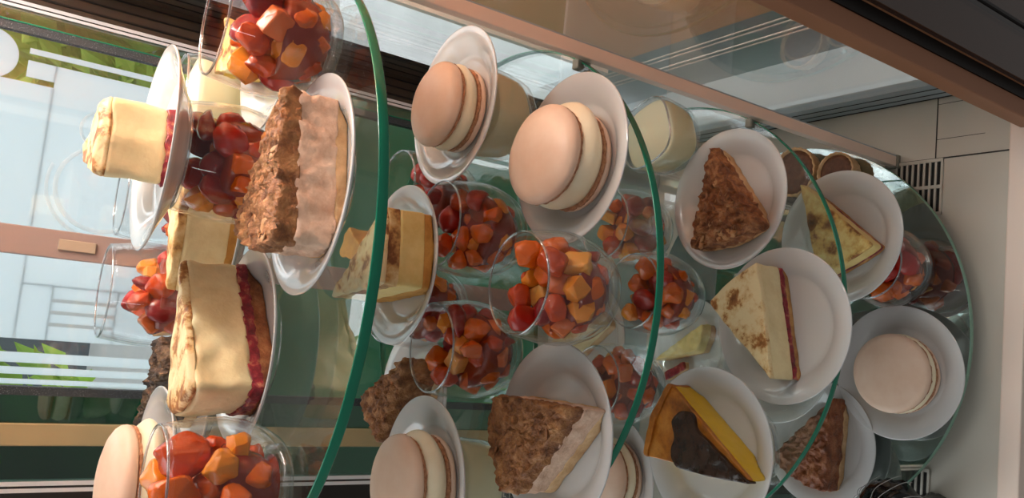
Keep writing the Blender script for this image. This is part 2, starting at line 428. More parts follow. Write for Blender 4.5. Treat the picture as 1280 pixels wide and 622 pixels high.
# ------------------------------------------------------------------ cream jars
def cream_jar(x, y, z, label, clabel, s=1.0, rz=.3, fill=.05):
    sq = 3.0
    t = thing('dessert_jar', label, 'jar', (x, y, z), rz); t.scale = (1,1,s)
    O = [(.0275,.0),(.031,.0012),(.0345,.006),(.0375,.016),(.0395,.03),(.041,.046),(.0412,.054),(.0395,.0565),(.0398,.0612)]
    I = [(.0372,.0612),(.0376,.055),(.0388,.046),(.0374,.030),(.0352,.016),(.031,.008),(.024,.006)]
    lathe('glass_body', O+I, M['glass'], t, 64, sq)
    lathe('base', [(0,0),(.0275,0),(.0282,.0005),(.0270,.0058),(.0,.0058)], M['base_glass'], t, 64, sq)
    V, F = tube_data([((.0386/((abs(math.cos(q))**sq+abs(math.sin(q))**sq)**(1/sq)))*math.cos(q), (.0386/((abs(math.cos(q))**sq+abs(math.sin(q))**sq)**(1/sq)))*math.sin(q), .0614) for q in [a*2*PI/64 for a in range(64)]], .0012, 8, True)
    mesh('rim', V, F, M['rim'], t)
    def rin(zz):
        P = I[::-1]
        for (r0,z0),(r1,z1) in zip(P,P[1:]):
            if z0 <= zz <= z1: return r0+(r1-r0)*(zz-z0)/(z1-z0)
        return .037
    prof = [(0,.0066)]+[(rin(q)-.0008, q*s if False else q) for q in np.linspace(.0068, fill, 9)]+[(rin(fill)-.002, fill+.0004),(0,fill-.0002)]
    o = lathe('vanilla_cream', prof, M['panna'], None, 48, sq); o.location = (x, y, z); o.rotation_euler = (0,0,rz); o.scale = (1,1,s)
    tag(o, clabel, 'cream dessert')
    return t
# ------------------------------------------------------------------ macarons
def macaron(x, y, z, label, r=.045, gap=.014, rz=0, bulge=(0,0), tilt=0, seed=1, hh=.0165):
    t = thing('macaron', label, 'macaron', (x, y, z), rz)
    def ruff(v, a):
        k = 1+.03*noise.noise(Vector((math.cos(a)*9+seed, math.sin(a)*9, v.z*260)))+.012*noise.noise(Vector((math.cos(a)*30, math.sin(a)*30, v.z*500)))
        return Vector((v.x*k, v.y*k, v.z))
    def dome(v, a):
        d = nz(v, 28, seed)*.0009
        return v+Vector((0,0,d))
    fh = .0045
    lathe('bottom_shell', [(0,0),(r*.86,0),(r*.96,.0015),(r*.99,.0045),(r*.965,.0072),(0,.0072)], M['shell'], t, 72, fn=dome)
    lathe('bottom_foot', [(r*.9,.0070),(r*.975,.0073),(r*.985,.0087),(r*.97,.0100),(r*.9,.0104)], M['foot'], t, 120, fn=ruff)
    z0 = .0102; z1 = z0+gap
    bx, by = bulge
    def cr(v, a):
        k = 1+.018*noise.noise(Vector((math.cos(a)*2.2+seed*3, math.sin(a)*2.2, v.z*40)))
        u = (math.cos(a)*bx+math.sin(a)*by)
        k += max(0, u)*math.sin(PI*min(1,max(0,(v.z-z0)/(gap+1e-6))))
        return Vector((v.x*k, v.y*k, v.z))
    lathe('cream_filling', [(0,z0),(r*.84,z0)]+[(r*(.925+.085*math.sin(PI*q)), z0+gap*q) for q in np.linspace(.04,.96,9)]+[(r*.84,z1),(0,z1)], M['filling'], t, 72, fn=cr)
    top = lathe('top_shell', [(0,.0035),(r*.9,.0035),(r*.985,.0038),(r,.0062),(r*.985,.0095),(r*.94,.0122),(r*.84,hh-.0013),(r*.66,hh+.0012),(r*.4,hh+.0026),(r*.18,hh+.0030),(0,hh+.0031)], M['shell'], t, 72, fn=dome)
    ft = lathe('top_foot', [(r*.88,.0004),(r*.962,.0006),(r*.984,.0019),(r*.972,.0034),(r*.88,.0038)], M['foot'], top, 120, fn=ruff)
    top.location = (0,0,z1); top.rotation_euler = (tilt, tilt*.4, 0)
    return t
# ------------------------------------------------------------------ scatter of crumbs and flakes as parts
def flakes(parent, poly, z, n, mat, size=.005, seed=2, name='almond_flake', zf=None):
    rng = random.Random(seed)
    base = []
    for i in range(4):
        bm = bmesh.new(); bmesh.ops.create_icosphere(bm, subdivisions=2, radius=1)
        for v in bm.verts: v.co = v.co*(1+.25*nz(v.co, 1.5, seed+i)); v.co.z *= .32
        me = bpy.data.meshes.new(name); bm.to_mesh(me); bm.free(); me.materials.append(mat)
        me.polygons.foreach_set('use_smooth', [True]*len(me.polygons)); base.append(me)
    P = [Vector(p) for p in poly]; cen = sum(P, Vector((0,0)))/len(P)
    for i in range(n):
        k = rng.randrange(len(P)); a, b = P[k-1], P[k]
        u = rng.random(); w = math.sqrt(rng.random())*.93
        q = cen+((a+(b-a)*u)-cen)*w
        o = link(bpy.data.objects.new(name, base[i % 4]), parent)
        s = size*rng.uniform(.6,1.2)
        o.location = (q.x, q.y, z+(zf(q.x,q.y) if zf else 0)); o.scale = (s*1.3, s, s); o.rotation_euler = (rng.uniform(-.5,.5), rng.uniform(-.5,.5), rng.uniform(0,6.3))
def arc_wedge(tip, A, B, bow=.12):
    """tip, outer corner A, bowed outer edge, outer corner B"""
    tip, A, B = Vector(tip), Vector(A), Vector(B)
    mid = (A+B)/2; d = (mid-tip); out = d.normalized()*(A-B).length*bow
    return [tuple(tip), tuple(A), tuple(A+(B-A)*.25+out*.75), tuple(mid+out), tuple(A+(B-A)*.75+out*.75), tuple(B)]
def sub(poly, o): return [(p[0]-o[0], p[1]-o[1]) for p in poly]
def layered(name, label, cat, plate_xy, zbase, poly, layers, seed=1, group=None, top=0, **kw):
    t = thing(name, label, cat, (plate_xy[0], plate_xy[1], zbase), 0, group)
    q = sub(poly, plate_xy)
    for i, L in enumerate(layers):
        nm, za, zb, mt = L[:4]; k = dict(L[4]) if len(L) > 4 else {}
        slab(nm, q, za, zb, M[mt], t, seed=seed, conform=True, **k)
    return t, q
SIT = .0045   # a slice stands on the well of its plate
exec_sections = []
# ================================================================== TOP SHELF
Z = ZT[0]
fruit_glass(.158,-.128,Z,'the one at the right front of the top shelf', 36,.0122,.064,seed=3)
fruit_glass(-.163,-.140,Z,'the one at the left front of the top shelf', 18,.0172,.062,seed=11,mix=(.72,.2,.08))
fruit_glass(-.039,.163,Z,'the one before the frosted window, top shelf', 30,.0122,.062,1.1,seed=7,mix=(.5,.4,.1))
fruit_glass(.068,-.062,Z,'the one under the blocky cheesecake plate', 42,.0125,.074,seed=21,mix=(.35,.55,.1))
fruit_glass(.060,.207,Z,'the one farthest back on the top shelf', 14,.0128,.05,seed=5,mix=(.3,.6,.1))
# nut tart
px = (.048,-.165); plate(*px,Z,'white dessert plate under the pale apple nut tart on the top shelf')
poly = arc_wedge((.106,-.190), (.002,-.217), (.012,-.118), .1)
t, q = layered('apple_nut_tart_slice','pale apple and nut tart slice on the front plate of the top shelf','tart slice',px,Z+SIT,poly,
    [('pastry_base',0,.008,'pastry',dict(amp=.0012)),('apple_filling',.007,.034,'apple_side',dict(amp=.0028,scale=140)),('nut_crumble',.032,.044,'nut_top',dict(amp=.003,scale=160,top=.0035,tscale=170,ridged=True))],3)
flakes(t,q,.0455,16,M['flake'],.0044,4)
# raspberry cheesecake, long cut face
px = (-.071,-.058); plate(*px,Z,'white dessert plate under the big raspberry cheesecake slice on the top shelf')
poly = arc_wedge((-.005,-.032), (-.125,-.058), (-.099,-.124), .1)
layered('raspberry_cheesecake_slice','big cheesecake slice with a red raspberry layer, cut side to the front','cheesecake slice',px,Z+SIT,poly,
    [('biscuit_base',0,.011,'dark_biscuit',dict(amp=.0016)),('raspberry_layer',.010,.019,'jam',dict(amp=.0025,scale=200)),('cream_layer',.018,.058,'cream',dict(amp=.0030,scale=55,edge=.006,rnd=.008)),('browned_top',.0565,.062,'brulee_pale',dict(amp=.0018,scale=70,edge=.003,rnd=.008,taper=.03,top=.0015,tscale=60))],5)
# browned cheesecake behind it
px = (.030,.072); plate(*px,Z,'white dessert plate under the scorched cheesecake slice at the back of the top shelf')
poly = arc_wedge((-.035,.035), (.072,.022), (.072,.098), .1)
layered('browned_cheesecake_slice','cheesecake slice with a dark scorched top corner behind the big raspberry slice','cheesecake slice',px,Z+SIT,poly,
    [('sponge_base',0,.012,'sponge',dict(amp=.0012)),('cream_layer',.0115,.05,'cream',dict(amp=.0015,scale=70,edge=.004)),('browned_top',.0485,.056,'brulee',dict(amp=.0016,scale=70,top=.001))],8)
# blocky slice on the raised plate
px = (.070,-.060); plate(*px,Z+.0852,'white dessert plate raised on a fruit tumbler, highest plate of all')
poly = arc_wedge((.060,.000), (.036,-.108), (.096,-.092), .10)
layered('blocky_cheesecake_slice','short blocky cheesecake slice with raspberry streaks on the highest plate','cheesecake slice',px,Z+.0852+SIT,poly,
    [('raspberry_layer',0,.011,'jam',dict(amp=.002,scale=200)),('cream_layer',.0095,.050,'cream',dict(amp=.0022,scale=60,edge=.010,rnd=.014)),('browned_top',.046,.0535,'brulee_pale',dict(amp=.002,scale=60,edge=.003,rnd=.014,taper=.08,top=.001))],4)
# dark crumble tart
px = (-.126,.096); plate(*px,Z,'white dessert plate under the burnt crumble tart on the top shelf')
poly = arc_wedge((-.165,.125), (-.075,.085), (-.105,.040), .12)
t, q = layered('burnt_crumble_tart_slice','small dark burnt crumble tart slice behind the left end of the raspberry cheesecake','tart slice',px,Z+SIT,poly,
    [('pastry_base',0,.012,'pastry',dict(amp=.0012)),('dark_crumble',.011,.046,'burnt',dict(amp=.004,scale=150,top=.005,tscale=150,ridged=True))],9)
# pineapple cake and cream jar behind the right tumbler
px = (.186,-.016); plate(*px,Z,'white dessert plate behind the right front tumbler on the top shelf')
poly = arc_wedge((.150,-.060), (.215,.03), (.165,.045), .1)
layered('pineapple_cake_slice','yellow pineapple cake slice half hidden behind the right front tumbler, top shelf','cake slice',px,Z+SIT,poly,
    [('dark_base',0,.008,'dark_biscuit'),('yellow_layer',.0075,.034,'custard',dict(amp=.003,scale=110)),('browned_top',.032,.04,'brulee_gold',dict(amp=.002,top=.002))],6)
cream_jar(.150,.106,Z,'glass jar of pale cream behind the pineapple cake plate on the top shelf','pale vanilla cream in the jar at the back right of the top shelf')
# macaron at the left on a low jar
cream_jar(-.187,-.022,Z,'low glass jar of pale cream under the left macaron plate on the top shelf','pale vanilla cream in the low jar under the left macaron plate of the top shelf',.74,.1)
plate(-.187,-.022,Z+.0468,'white dessert plate under the macaron at the far left of the top shelf')
macaron(-.185,-.028,Z+.0468+SIT,'beige macaron with white cream at the far left of the top shelf',.046,.018,0,(.1,-.1),.05,seed=6)
# ================================================================== SECOND SHELF
Z = ZT[1]
cream_jar(.171,-.034,Z,'glass jar of pale cream under the rear right macaron plate of the second shelf','pale vanilla cream in the jar under the rear right macaron of the second shelf',1.0,.5)
plate(.171,-.034,Z+.0630,'white dessert plate on a jar under the small right macaron, second shelf')
macaron(.166,-.040,Z+.0630+SIT,'small beige macaron on a raised plate at the right of the second shelf',.041,.015,.3,(.02,0),.04,seed=2)
plate(.118,-.143,Z,'white dessert plate at the right front of the second shelf under the largest macaron')
macaron(.1145,-.1465,Z+SIT,'largest beige macaron with bulging white cream at the right front of the second shelf',.0445,.025,.2,(.10,-.10),.07,seed=3)
fruit_glass(.054,-.040,Z,'the one beside the raised second shelf cheesecake plate', 36,.0122,.068,seed=31,mix=(.7,.2,.1))
fruit_glass(-.022,.057,Z,'the one under the raised second shelf cheesecake plate', 26,.0124,.066,seed=32,mix=(.4,.5,.1))
fruit_glass(.097,.060,Z,'the one farthest back right on the second shelf', 26,.0124,.066,seed=33,mix=(.7,.2,.1))
fruit_glass(-.061,-.052,Z,'the one left of centre on the second shelf', 36,.0122,.066,seed=34,mix=(.7,.2,.1))
fruit_glass(-.001,-.182,Z,'the one at the front of the second shelf', 36,.0122,.066,seed=35,mix=(.7,.2,.1))
px = (.014,.000); plate(*px,Z+.0852,'white dessert plate raised on two tumblers in the middle of the second shelf')
poly = arc_wedge((-.024,.046), (-.010,-.070), (.060,-.058), .04)
layered('brown_based_cheesecake_slice','cheesecake slice with a thick golden base on the raised second shelf plate','cheesecake slice',px,Z+.0852+SIT,poly,
    [('sponge_base',0,.020,'sponge',dict(amp=.001)),('cream_layer',.0195,.044,'yellow_cream',dict(amp=.001,scale=60)),('streaked_layer',.0435,.056,'brulee',dict(amp=.0014)),('browned_top',.055,.060,'brulee_pale',dict(amp=.0016,top=.0015,taper=.05))],12)
px = (.022,.168); plate(*px,Z,'white dessert plate at the back of the second shelf under the upright brown pastry')
poly = arc_wedge((.020,.125), (.030,.215), (.066,.200), .1)
layered('brown_pastry_slice','brown pastry slice standing at the back of the second shelf, only its tip showing','pastry slice',px,Z+SIT,poly,
    [('pastry_base',0,.03,'pastry'),('brown_top',.029,.072,'sponge',dict(amp=.002))],14)
px = (-.122,.105); plate(*px,Z,'white dessert plate under the apple crumble slice, back left of second shelf')
poly = arc_wedge((-.076,.050), (-.172,.090), (-.130,.150), .1)
t, q = layered('apple_crumble_slice','brown apple crumble slice at the back left of the second shelf behind a tumbler','cake slice',px,Z+SIT,poly,
    [('pastry_base',0,.010,'pastry',dict(amp=.0012)),('apple_crumble',.009,.052,'nut_top',dict(amp=.003,scale=130,top=.004,tscale=150,ridged=True))],15)
cream_jar(-.183,-.050,Z,'glass jar of pale cream under the left macaron plate of the second shelf','pale vanilla cream in the jar under the left macaron of the second shelf',1.0,.15)
plate(-.183,-.050,Z+.0630,'white dessert plate on a jar under the left macaron, second shelf')
macaron(-.182,-.056,Z+.0630+SIT,'beige macaron on the left raised plate of the second shelf',.043,.021,.1,(.08,-.08),.03,seed=4)
px = (-.122,-.155); plate(*px,Z,'white dessert plate at the left front of the second shelf under the nut tart')
poly = [(-.0925,-.222), (-.096,-.108), (-.128,-.108), (-.172,-.132), (-.172,-.152)]
t, q = layered('nut_tart_slice','brown nut tart slice with a pale side, left front of the second shelf','tart slice',px,Z+SIT,poly,
    [('pastry_base',0,.012,'pastry',dict(amp=.0015)),('apple_filling',.011,.032,'apple_side',dict(amp=.002,scale=140)),('nut_crumble',.030,.044,'nut_top',dict(amp=.003,scale=160,top=.0035,tscale=190,ridged=True))],17)
flakes(t,q,.0445,22,M['flake_dark'],.004,6,'nut_piece')
# ================================================================== THIRD SHELF
Z = ZT[2]
cream_jar(.204,-.022,Z,'glass jar of yellow cream at the right of the third shelf behind the nut tart','yellow vanilla cream in the jar at the right of the third shelf',1.0,.35,.054)
px = (.127,-.112); plate(*px,Z,'white dessert plate at the right of the third shelf under the flaked nut tart')
poly = arc_wedge((.186,-.098), (.070,-.078), (.092,-.172), .06)
t, q = layered('flaked_nut_tart_slice','dark nut tart slice with a pale crust at the right of the third shelf','tart slice',px,Z+SIT,poly,
    [('pastry_base',0,.012,'pastry',dict(amp=.0015)),('nut_filling',.010,.028,'nut_dark',dict(amp=.0035,scale=150,top=.0045,tscale=150,ridged=True,taper=.05))],19)
flakes(t,q,.0295,26,M['flake'],.0038,8)
px = (-.007,-.192); plate(*px,Z,'white dessert plate at the front of the third shelf under the speckled cheesecake')
poly = arc_wedge((-.061,-.212), (.010,-.127), (.052,-.186), .05)
layered('speckled_cheesecake_slice','cream cheesecake slice with speckled brown top, front of the third shelf','cheesecake slice',px,Z+SIT,poly,
    [('biscuit_base',0,.006,'biscuit',dict(amp=.0012)),('raspberry_layer',.0055,.013,'jam',dict(amp=.0018,scale=200)),('cream_layer',.0125,.042,'cream',dict(amp=.0013,scale=60,edge=.003)),('browned_top',.0405,.0455,'brulee_pale',dict(amp=.0013,scale=60,top=.0012,tscale=60))],21)
cream_jar(-.132,-.158,Z,'glass jar of pale cream under the custard slice plate of the third shelf','pale vanilla cream in the jar under the custard slice plate',1.0,.2)
px = (-.132,-.164); plate(*px,Z+.0630,'white dessert plate on a jar under the chocolate and yellow custard slice')
poly = arc_wedge((-.148,-.238), (-.150,-.108), (-.076,-.134), .08)
t, q = layered('custard_flan_slice','yellow custard flan slice half covered with dark chocolate on the third shelf','flan slice',px,Z+.0630+SIT,poly,
    [('custard_layer',0,.030,'custard',dict(amp=.0006,edge=.002)),('caramel_skin',.0295,.0335,'caramel',dict(amp=.0008,top=.0008,tscale=60,taper=.01))],23)
# caramelised outer wall and chocolate glaze over the tip half
po = arc_wedge((-.148,-.238), (-.150,-.108), (-.076,-.134), .08)
A_, B_ = Vector((-.150,-.108)), Vector((-.076,-.134)); d_ = ((A_+B_)/2-Vector((-.148,-.238))).normalized()
outer = [tuple(A_-d_*.002), tuple(A_+d_*.004), tuple((A_+B_)/2+d_*.0118), tuple(B_+d_*.004), tuple(B_-d_*.002), tuple((A_+B_)/2+d_*.004)]
slab('baked_edge', sub(outer, px), .0, .036, M['caramel'], t, conform=True, amp=.001, rnd=.002, step=.002)
choc = [(-.1500,-.2400), (-.1525,-.190), (-.1525,-.150), (-.140,-.142), (-.126,-.147), (-.110,-.140), (-.0975,-.152), (-.100,-.168), (-.1135,-.172), (-.126,-.196), (-.138,-.216)]
slab('chocolate_glaze', sub(choc, px), .026, .0378, M['chocolate'], t, amp=.0010, scale=70, top=.0012, tscale=120, seed=3, rnd=.006, edge=.0015)
fruit_glass(-.087,.002,Z,'the one left of centre on the third shelf', 36,.0122,.066,seed=41,mix=(.7,.25,.05))
fruit_glass(.018,-.048,Z,'the one behind the speckled cheesecake, third shelf', 36,.0122,.066,seed=42,mix=(.7,.2,.1))
fruit_glass(.096,.010,Z,'the one right of centre on the third shelf', 36,.0122,.066,seed=43,mix=(.55,.15,.3))
px = (-.042,.110); plate(*px,Z,'white dessert plate at the back of the third shelf under a pale cream cake')
poly = arc_wedge((-.088,.150), (-.020,.060), (.005,.115), .1)
layered('pale_cream_cake_slice','pale cream cake slice at the back of the third shelf, seen between the tumblers','cake slice',px,Z+SIT,poly,
    [('sponge_base',0,.012,'pastry'),('cream_layer',.0115,.042,'cream',dict(amp=.002,scale=70)),('brown_top',.041,.046,'brulee_pale',dict(top=.001))],25)
plate(-.204,.042,Z,'white dessert plate at the far left of the third shelf under a macaron')
macaron(-.200,.036,Z+SIT,'beige macaron at the far left of the third shelf',.044,.014,.2,(.05,-.05),.03,seed=7)
# ================================================================== LOWEST SHELF
Z = ZT[3]
plate(-.042,-.176,Z,'white dessert plate at the front of the mirror shelf under a macaron')
macaron(-.044,-.178,Z+SIT,'smooth beige macaron on the front plate of the lowest mirror shelf',.0455,.010,.1,(0,0),.03,seed=8,hh=.014)
fruit_glass(.078,-.174,Z,'the one under the golden slice on the mirror shelf', 30,.0122,.060,seed=51,mix=(.35,.55,.1))
px = (.106,-.148); plate(*px,Z+.0852,'white dessert plate raised on a tumbler over the mirror shelf, at the right')
poly = arc_wedge((.170,-.104), (.056,-.136), (.092,-.202), .02)
layered('golden_cheesecake_slice','yellow slice with dark scorch patches on the raised plate of the lowest mirror shelf','cheesecake slice',px,Z+.0852+SIT,poly,
    [('biscuit_base',0,.006,'biscuit',dict(amp=.0012)),('raspberry_layer',.0055,.010,'jam',dict(amp=.0016,scale=200)),('cream_layer',.0095,.026,'yellow_cream',dict(amp=.0012)),('browned_top',.025,.029,'brulee_gold',dict(amp=.0013,top=.001))],27)
px = (-.140,-.078); plate(*px,Z,'white dessert plate at the left of the mirror shelf under the apple bake')
poly = arc_wedge((-.081,-.112), (-.165,-.028), (-.194,-.108), .1)
t, q = layered('apple_bake_slice','glossy brown apple bake slice at the left of the lowest mirror shelf','cake slice',px,Z+SIT,poly,
    [('pastry_base',0,.010,'pastry',dict(amp=.0012)),('apple_layer',.009,.036,'apple_top',dict(amp=.003,scale=120,top=.0035,tscale=130,ridged=True))],29)
fruit_glass(-.032,-.058,Z,'the one under the middle plate on the mirror shelf', 14,.0128,.062,seed=52,mix=(.4,.5,.1))
plate(-.040,-.070,Z+.0852,'white dessert plate raised over the mirror shelf, just below the speckled cheesecake plate')
px = (-.040,.150); plate(*px,Z,'white dessert plate at the back of the mirror shelf under a small yellow slice')
poly = arc_wedge((-.062,.205), (-.042,.120), (.000,.110), .1)
layered('small_yellow_slice','small yellow cake slice with a pale crust at the back of the lowest mirror shelf','cake slice',px,Z+SIT,poly,
    [('pastry_base',0,.012,'pastry'),('yellow_top',.011,.03,'yellow_cream',dict(top=.002,amp=.002))],31)
poly = [(-.092,.190),(-.070,.150),(-.058,.152),(-.080,.195)]
layered('pastry_stick','thin pastry stick lying at the back left of the lowest mirror shelf','pastry',(-.078,.172),Z+.0115,poly,[('pastry_base',0,.008,'pastry'),('red_top',.0075,.011,'jam')],32)
def tartlet(x, y, r, label, tip):
    t = thing('chocolate_tartlet', label, 'tartlet', (x, y, Z+.0002)); h = .022
    def cr(v, a): k = 1+.02*math.cos(a*22); return Vector((v.x*k, v.y*k, v.z))
    lathe('pastry_shell', [(0,0),(r*.86,0),(r*.9,.002),(r,h),(r*.985,h+.0015),(r*.92,h+.001),(r*.88,h-.004),(0,h-.004)], M['pastry'], t, 88, fn=cr)
    lathe('chocolate_filling', [(0,h-.0055),(r*.88,h-.0055),(r*.885,h-.0025),(r*.7,h-.001),(0,h-.0006)], M['choc_tart'], t, 60)
    return t
tartlet(.212,-.020,.034,'round chocolate tartlet with a pale rim at the right edge of the lowest mirror shelf',0)
tartlet(.205,-.084,.026,'smaller chocolate tartlet half hidden behind the golden slice on the mirror shelf',0)
# ================================================================== black bundle with wires at the front left corner
t = thing('black_plastic_bundle','glossy black plastic bundle with thin bright wires at the front left corner','bundle',(-.192,-.205,0))
def crum(v, a):
    d = nvec(v, 45, 3)*.004
    k = 1+.10*noise.noise(Vector((math.cos(a)*4, math.sin(a)*4, v.z*25)))
    return Vector((v.x*k, v.y*k, v.z))+Vector(d)
lathe('gathered_film', [(0,0),(.016,0),(.018,.004),(.014,.03),(.016,.05),(.027,.072),(.034,.092),(.033,.108),(.026,.121),(.014,.128),(0,.130)], M['bag'], t, 64, fn=crum)
rw = random.Random(4)
for k in range(6):
    a = -.9+k*.42+rw.uniform(-.15,.15); b_ = rw.uniform(.2,1.1); pts = []
    for u in np.linspace(0, 1, 14):
        el = u*PI*.55; rr = (.0368+.002*math.sin(u*9+k))*math.cos(el)+.001
        pts.append((rr*math.cos(a+b_*u), rr*math.sin(a+b_*u), .094+.042*math.sin(el)))
    V, F = tube_data(pts, .00035, 6); mesh('wire', V, F, M['wire'], t)
pts = [(0,0,.125),(.004,.006,.140),(.008,.014,.150),(.010,.02,.156)]
V, F = tube_data(pts, .0011, 6); mesh('wire_end', V, F, M['wire'], t)
# ================================================================== THE CASE
SY = .40; W = .298; FY = -.268; BY = .30
o = struct(box('floor', -W, W, FY, BY, -.03, 0, M['deck']))
fs = boxes('deck_seam', [(.2205,.2222,-.268,-.125,-.001,.0006),(.222,W,-.1835,-.1822,-.001,.0006),(.2450,.2456,-.2400,-.1830,-.001,.0003),(.2895,.2900,-.245,-.183,-.001,.0003)], M['seam'], o)
struct(box('trim_1', -W, W+.03, FY-.022, FY, -.05, .004, M['alu_brown'], None, .002))
def vent(sx):
    t = thing('vent_grille', ('slotted air vent in the cream deck at its front right corner' if sx > 0 else 'slotted air vent in the cream deck at its front left corner'), 'vent', (sx*.186,-.163,.0003))
    box('recess', -.034, .034, -.030, .030, 0, .0004, M['slot'], t)
    L = []
    n = 8
    for k in range(n+1):
        y = -.029+k*.058/n; L.append((-.034,.034,y-.0013,y+.0013,.0003,.0022))
    for k, b in enumerate(L): box('slat', *b, M['deck'], t)
    for xx in (-.033, 0, .033): box('divider', xx-.002, xx+.002, -.0303, .0303, .0003, .0026, M['deck'], t)
vent(1); vent(-1)
# right wall: aluminium sill with grooves, a pane above
sill = struct(box('wall_right', W, W+.016, FY-.0, BY, 0, .052, M['alu']))
boxes('sill_groove', [(W-.0006,W+.001,FY,BY,.0005,.0030),(W-.0006,W+.001,FY,BY,.0165,.0178),(W-.0006,W+.001,FY,BY,.0345,.0358)], M['seam'], sill)
struct(box('window_2', W+.004, W+.010, FY, BY, .052, 1.25, M['pane']))
# neighbouring cabinet side behind the right pane
nb = thing('neighbouring_cabinet','neighbouring cabinet with peach wood side and white lower panel behind the right glass','cabinet',(W+.100,0,0))
box('base_ledge', -.084, 0, FY, .45, -.03, 0, M['grey_panel'], nb)
box('lower_panel', 0, .02, FY, .45, .0, .165, M['grey_panel'], nb)
for zz in (.085,.096,.122,.133): box('groove', -.0012, .001, FY, .45, zz, zz+.003, M['alu_brown'], nb)
box('wood_side', -.002, .02, FY, .275, .165, 1.25, M['peach_wood'], nb)
box('wood_edge', -.010, .003, .272, .282, .155, 1.25, M['alu_brown'], nb)
# support posts with clips
def post(x, label):
    s = 1 if x > 0 else -1
    t = thing('support_post', label, 'post', (x, -.131, 0))
    box('upright', -.0065, .0065, -.005, .005, .0, 1.25, M['alu_brown'], t, .001)
    box('edge_strip', .0063, .0078, -.0045, .0045, .0, 1.25, M['alu'], t)
    for z in (ZT[0], ZT[1], ZT[2]):
        box('shelf_clip', -.0150, -.0045, .0035, .0125, z-.012, z+.004, M['clip'], t, .0015)
    box('foot', -.0085, .0085, -.007, .010, 0, .007, M['clip'], t, .001)
post(.223, 'beige metal post with grey clips, right of the round shelves')
struct(box('ceiling', -W-.02, W+.02, FY, BY+.03, 1.25, 1.27, M['white_panel']))
struct(box('ceiling', -3, 3, -4, SY-.03, 2.5, 2.6, M['white_panel']))
# front right post and smoked sliding pane
t = thing('corner_post','copper brown corner post at the front right, next to the smoked sliding pane','post',(.256,-.287,0))
box('post_body', -.0115, .0085, -.012, .008, -.05, 1.25, M['rust'], t, .0015)
box('black_seal', .0085, .0215, -.013, -.004, -.05, 1.25, M['black'], t)
t = thing('sliding_pane','smoked sliding glass pane right of the copper brown post','glass door',(.45,-.310,0))
box('smoked_glass', -.176, .15, -.003, .003, -.05, 1.25, M['dark_pane'], t)
for xx in (-.120,): box('dark_rail', xx, xx+.003, -.005, .005, -.05, 1.25, M['black'], t)
# front right outside: brown panel seen through the smoked pane
struct(box('wall_front', .274, .62, -.296, -.286, -.05, 1.25, M['peach_wood']))
# back of the case
struct(boxes('trim_2', [(.262,.3025,BY,BY+.03,0,1.25),(W-.0005,W+.0035,BY-.062,BY,.052,1.25)], M['brown']))
struct(boxes('trim_12', [(W-.0015,W,BY-.020,BY-.018,.052,1.25),(W-.0015,W,BY-.041,BY-.0385,.052,1.25),(W-.002,W+.002,BY-.066,BY-.060,.052,1.25)], M['black']))
struct(box('baseboard_back', -W, W, BY-.004, BY+.002, 0, .23, M['white_film']))
struct(boxes('trim_3', [(.2675,.2695,BY-.002,BY+.002,0,1.25),(.279,.2805,BY-.002,BY+.002,0,1.25),(.290,.2915,BY-.002,BY+.002,0,1.25)], M['black']))
struct(boxes('trim_4', [(.2535,.2565,BY,BY+.012,.0,1.25),(.2580,.2618,BY,BY+.012,.0,1.25)], M['white_frame']))
struct(boxes('trim_5', [(.2565,.2580,BY,BY+.010,.0,1.25)], M['black']))
struct(box('trim_6', .2285, .2375, BY, BY+.010, .0, 1.25, M['speck']))
struct(box('trim_7', .2375, .2390, BY-.001, BY+.008, .0, 1.25, M['edge']))
struct(box('window_3', .239, .2535, BY+.002, BY+.008, 0, 1.25, M['green_pane']))
t = thing('door_stile','grey mauve meeting stile with a small latch plate, in front of the frosted window','stile',(.006,BY,0))
box('stile_body', -.0155, .0155, 0, .016, 0, 1.25, M['mauve'], t, .001)
box('latch_plate', -.006, .006, -.003, .002, .845, .882, M['latch'], t, .0008)
struct(box('trim_8', -.158, -.149, BY, BY+.012, 0, 1.25, M['speck']))
struct(box('window_4', -.249, -.158, BY+.002, BY+.008, 0, 1.25, M['green_pane']))
struct(box('wall_curtain', -.6, -.16, SY-.03, SY-.02, .64, 1.4, M['greenwall']))
struct(box('trim_reflection', -.211, -.187, BY-.004, BY, 0, 1.25, M['beige_reflection'], None, .0015))  # tan strip put in for a blurred reflection in the green pane
struct(boxes('trim_10', [(-.2535,-.249,BY,BY+.012,0,1.25),(-.2605,-.2560,BY,BY+.012,0,1.25)], M['white_frame']))
struct(boxes('trim_11', [(-.256,-.2535,BY,BY+.010,0,1.25),(-.300,-.2605,BY,BY+.012,0,1.25)], M['brown2']))
struct(box('window_5', -.149, .2285, BY+.003, BY+.007, .06, 1.25, clear_glass('back pane', (.97,.985,.98,1), 1.45)))
# parapet under the shop window
struct(box('wall_back', -.6, .33, SY-.004, SY, -.05, .625, M['green_film']))
struct(box('wall_sill', -.6, .33, SY-.02, SY+.12, .625, .640, M['white_frame']))
struct(box('wall_left', -W-.016, -W, FY, BY, 0, 1.25, M['pane']))
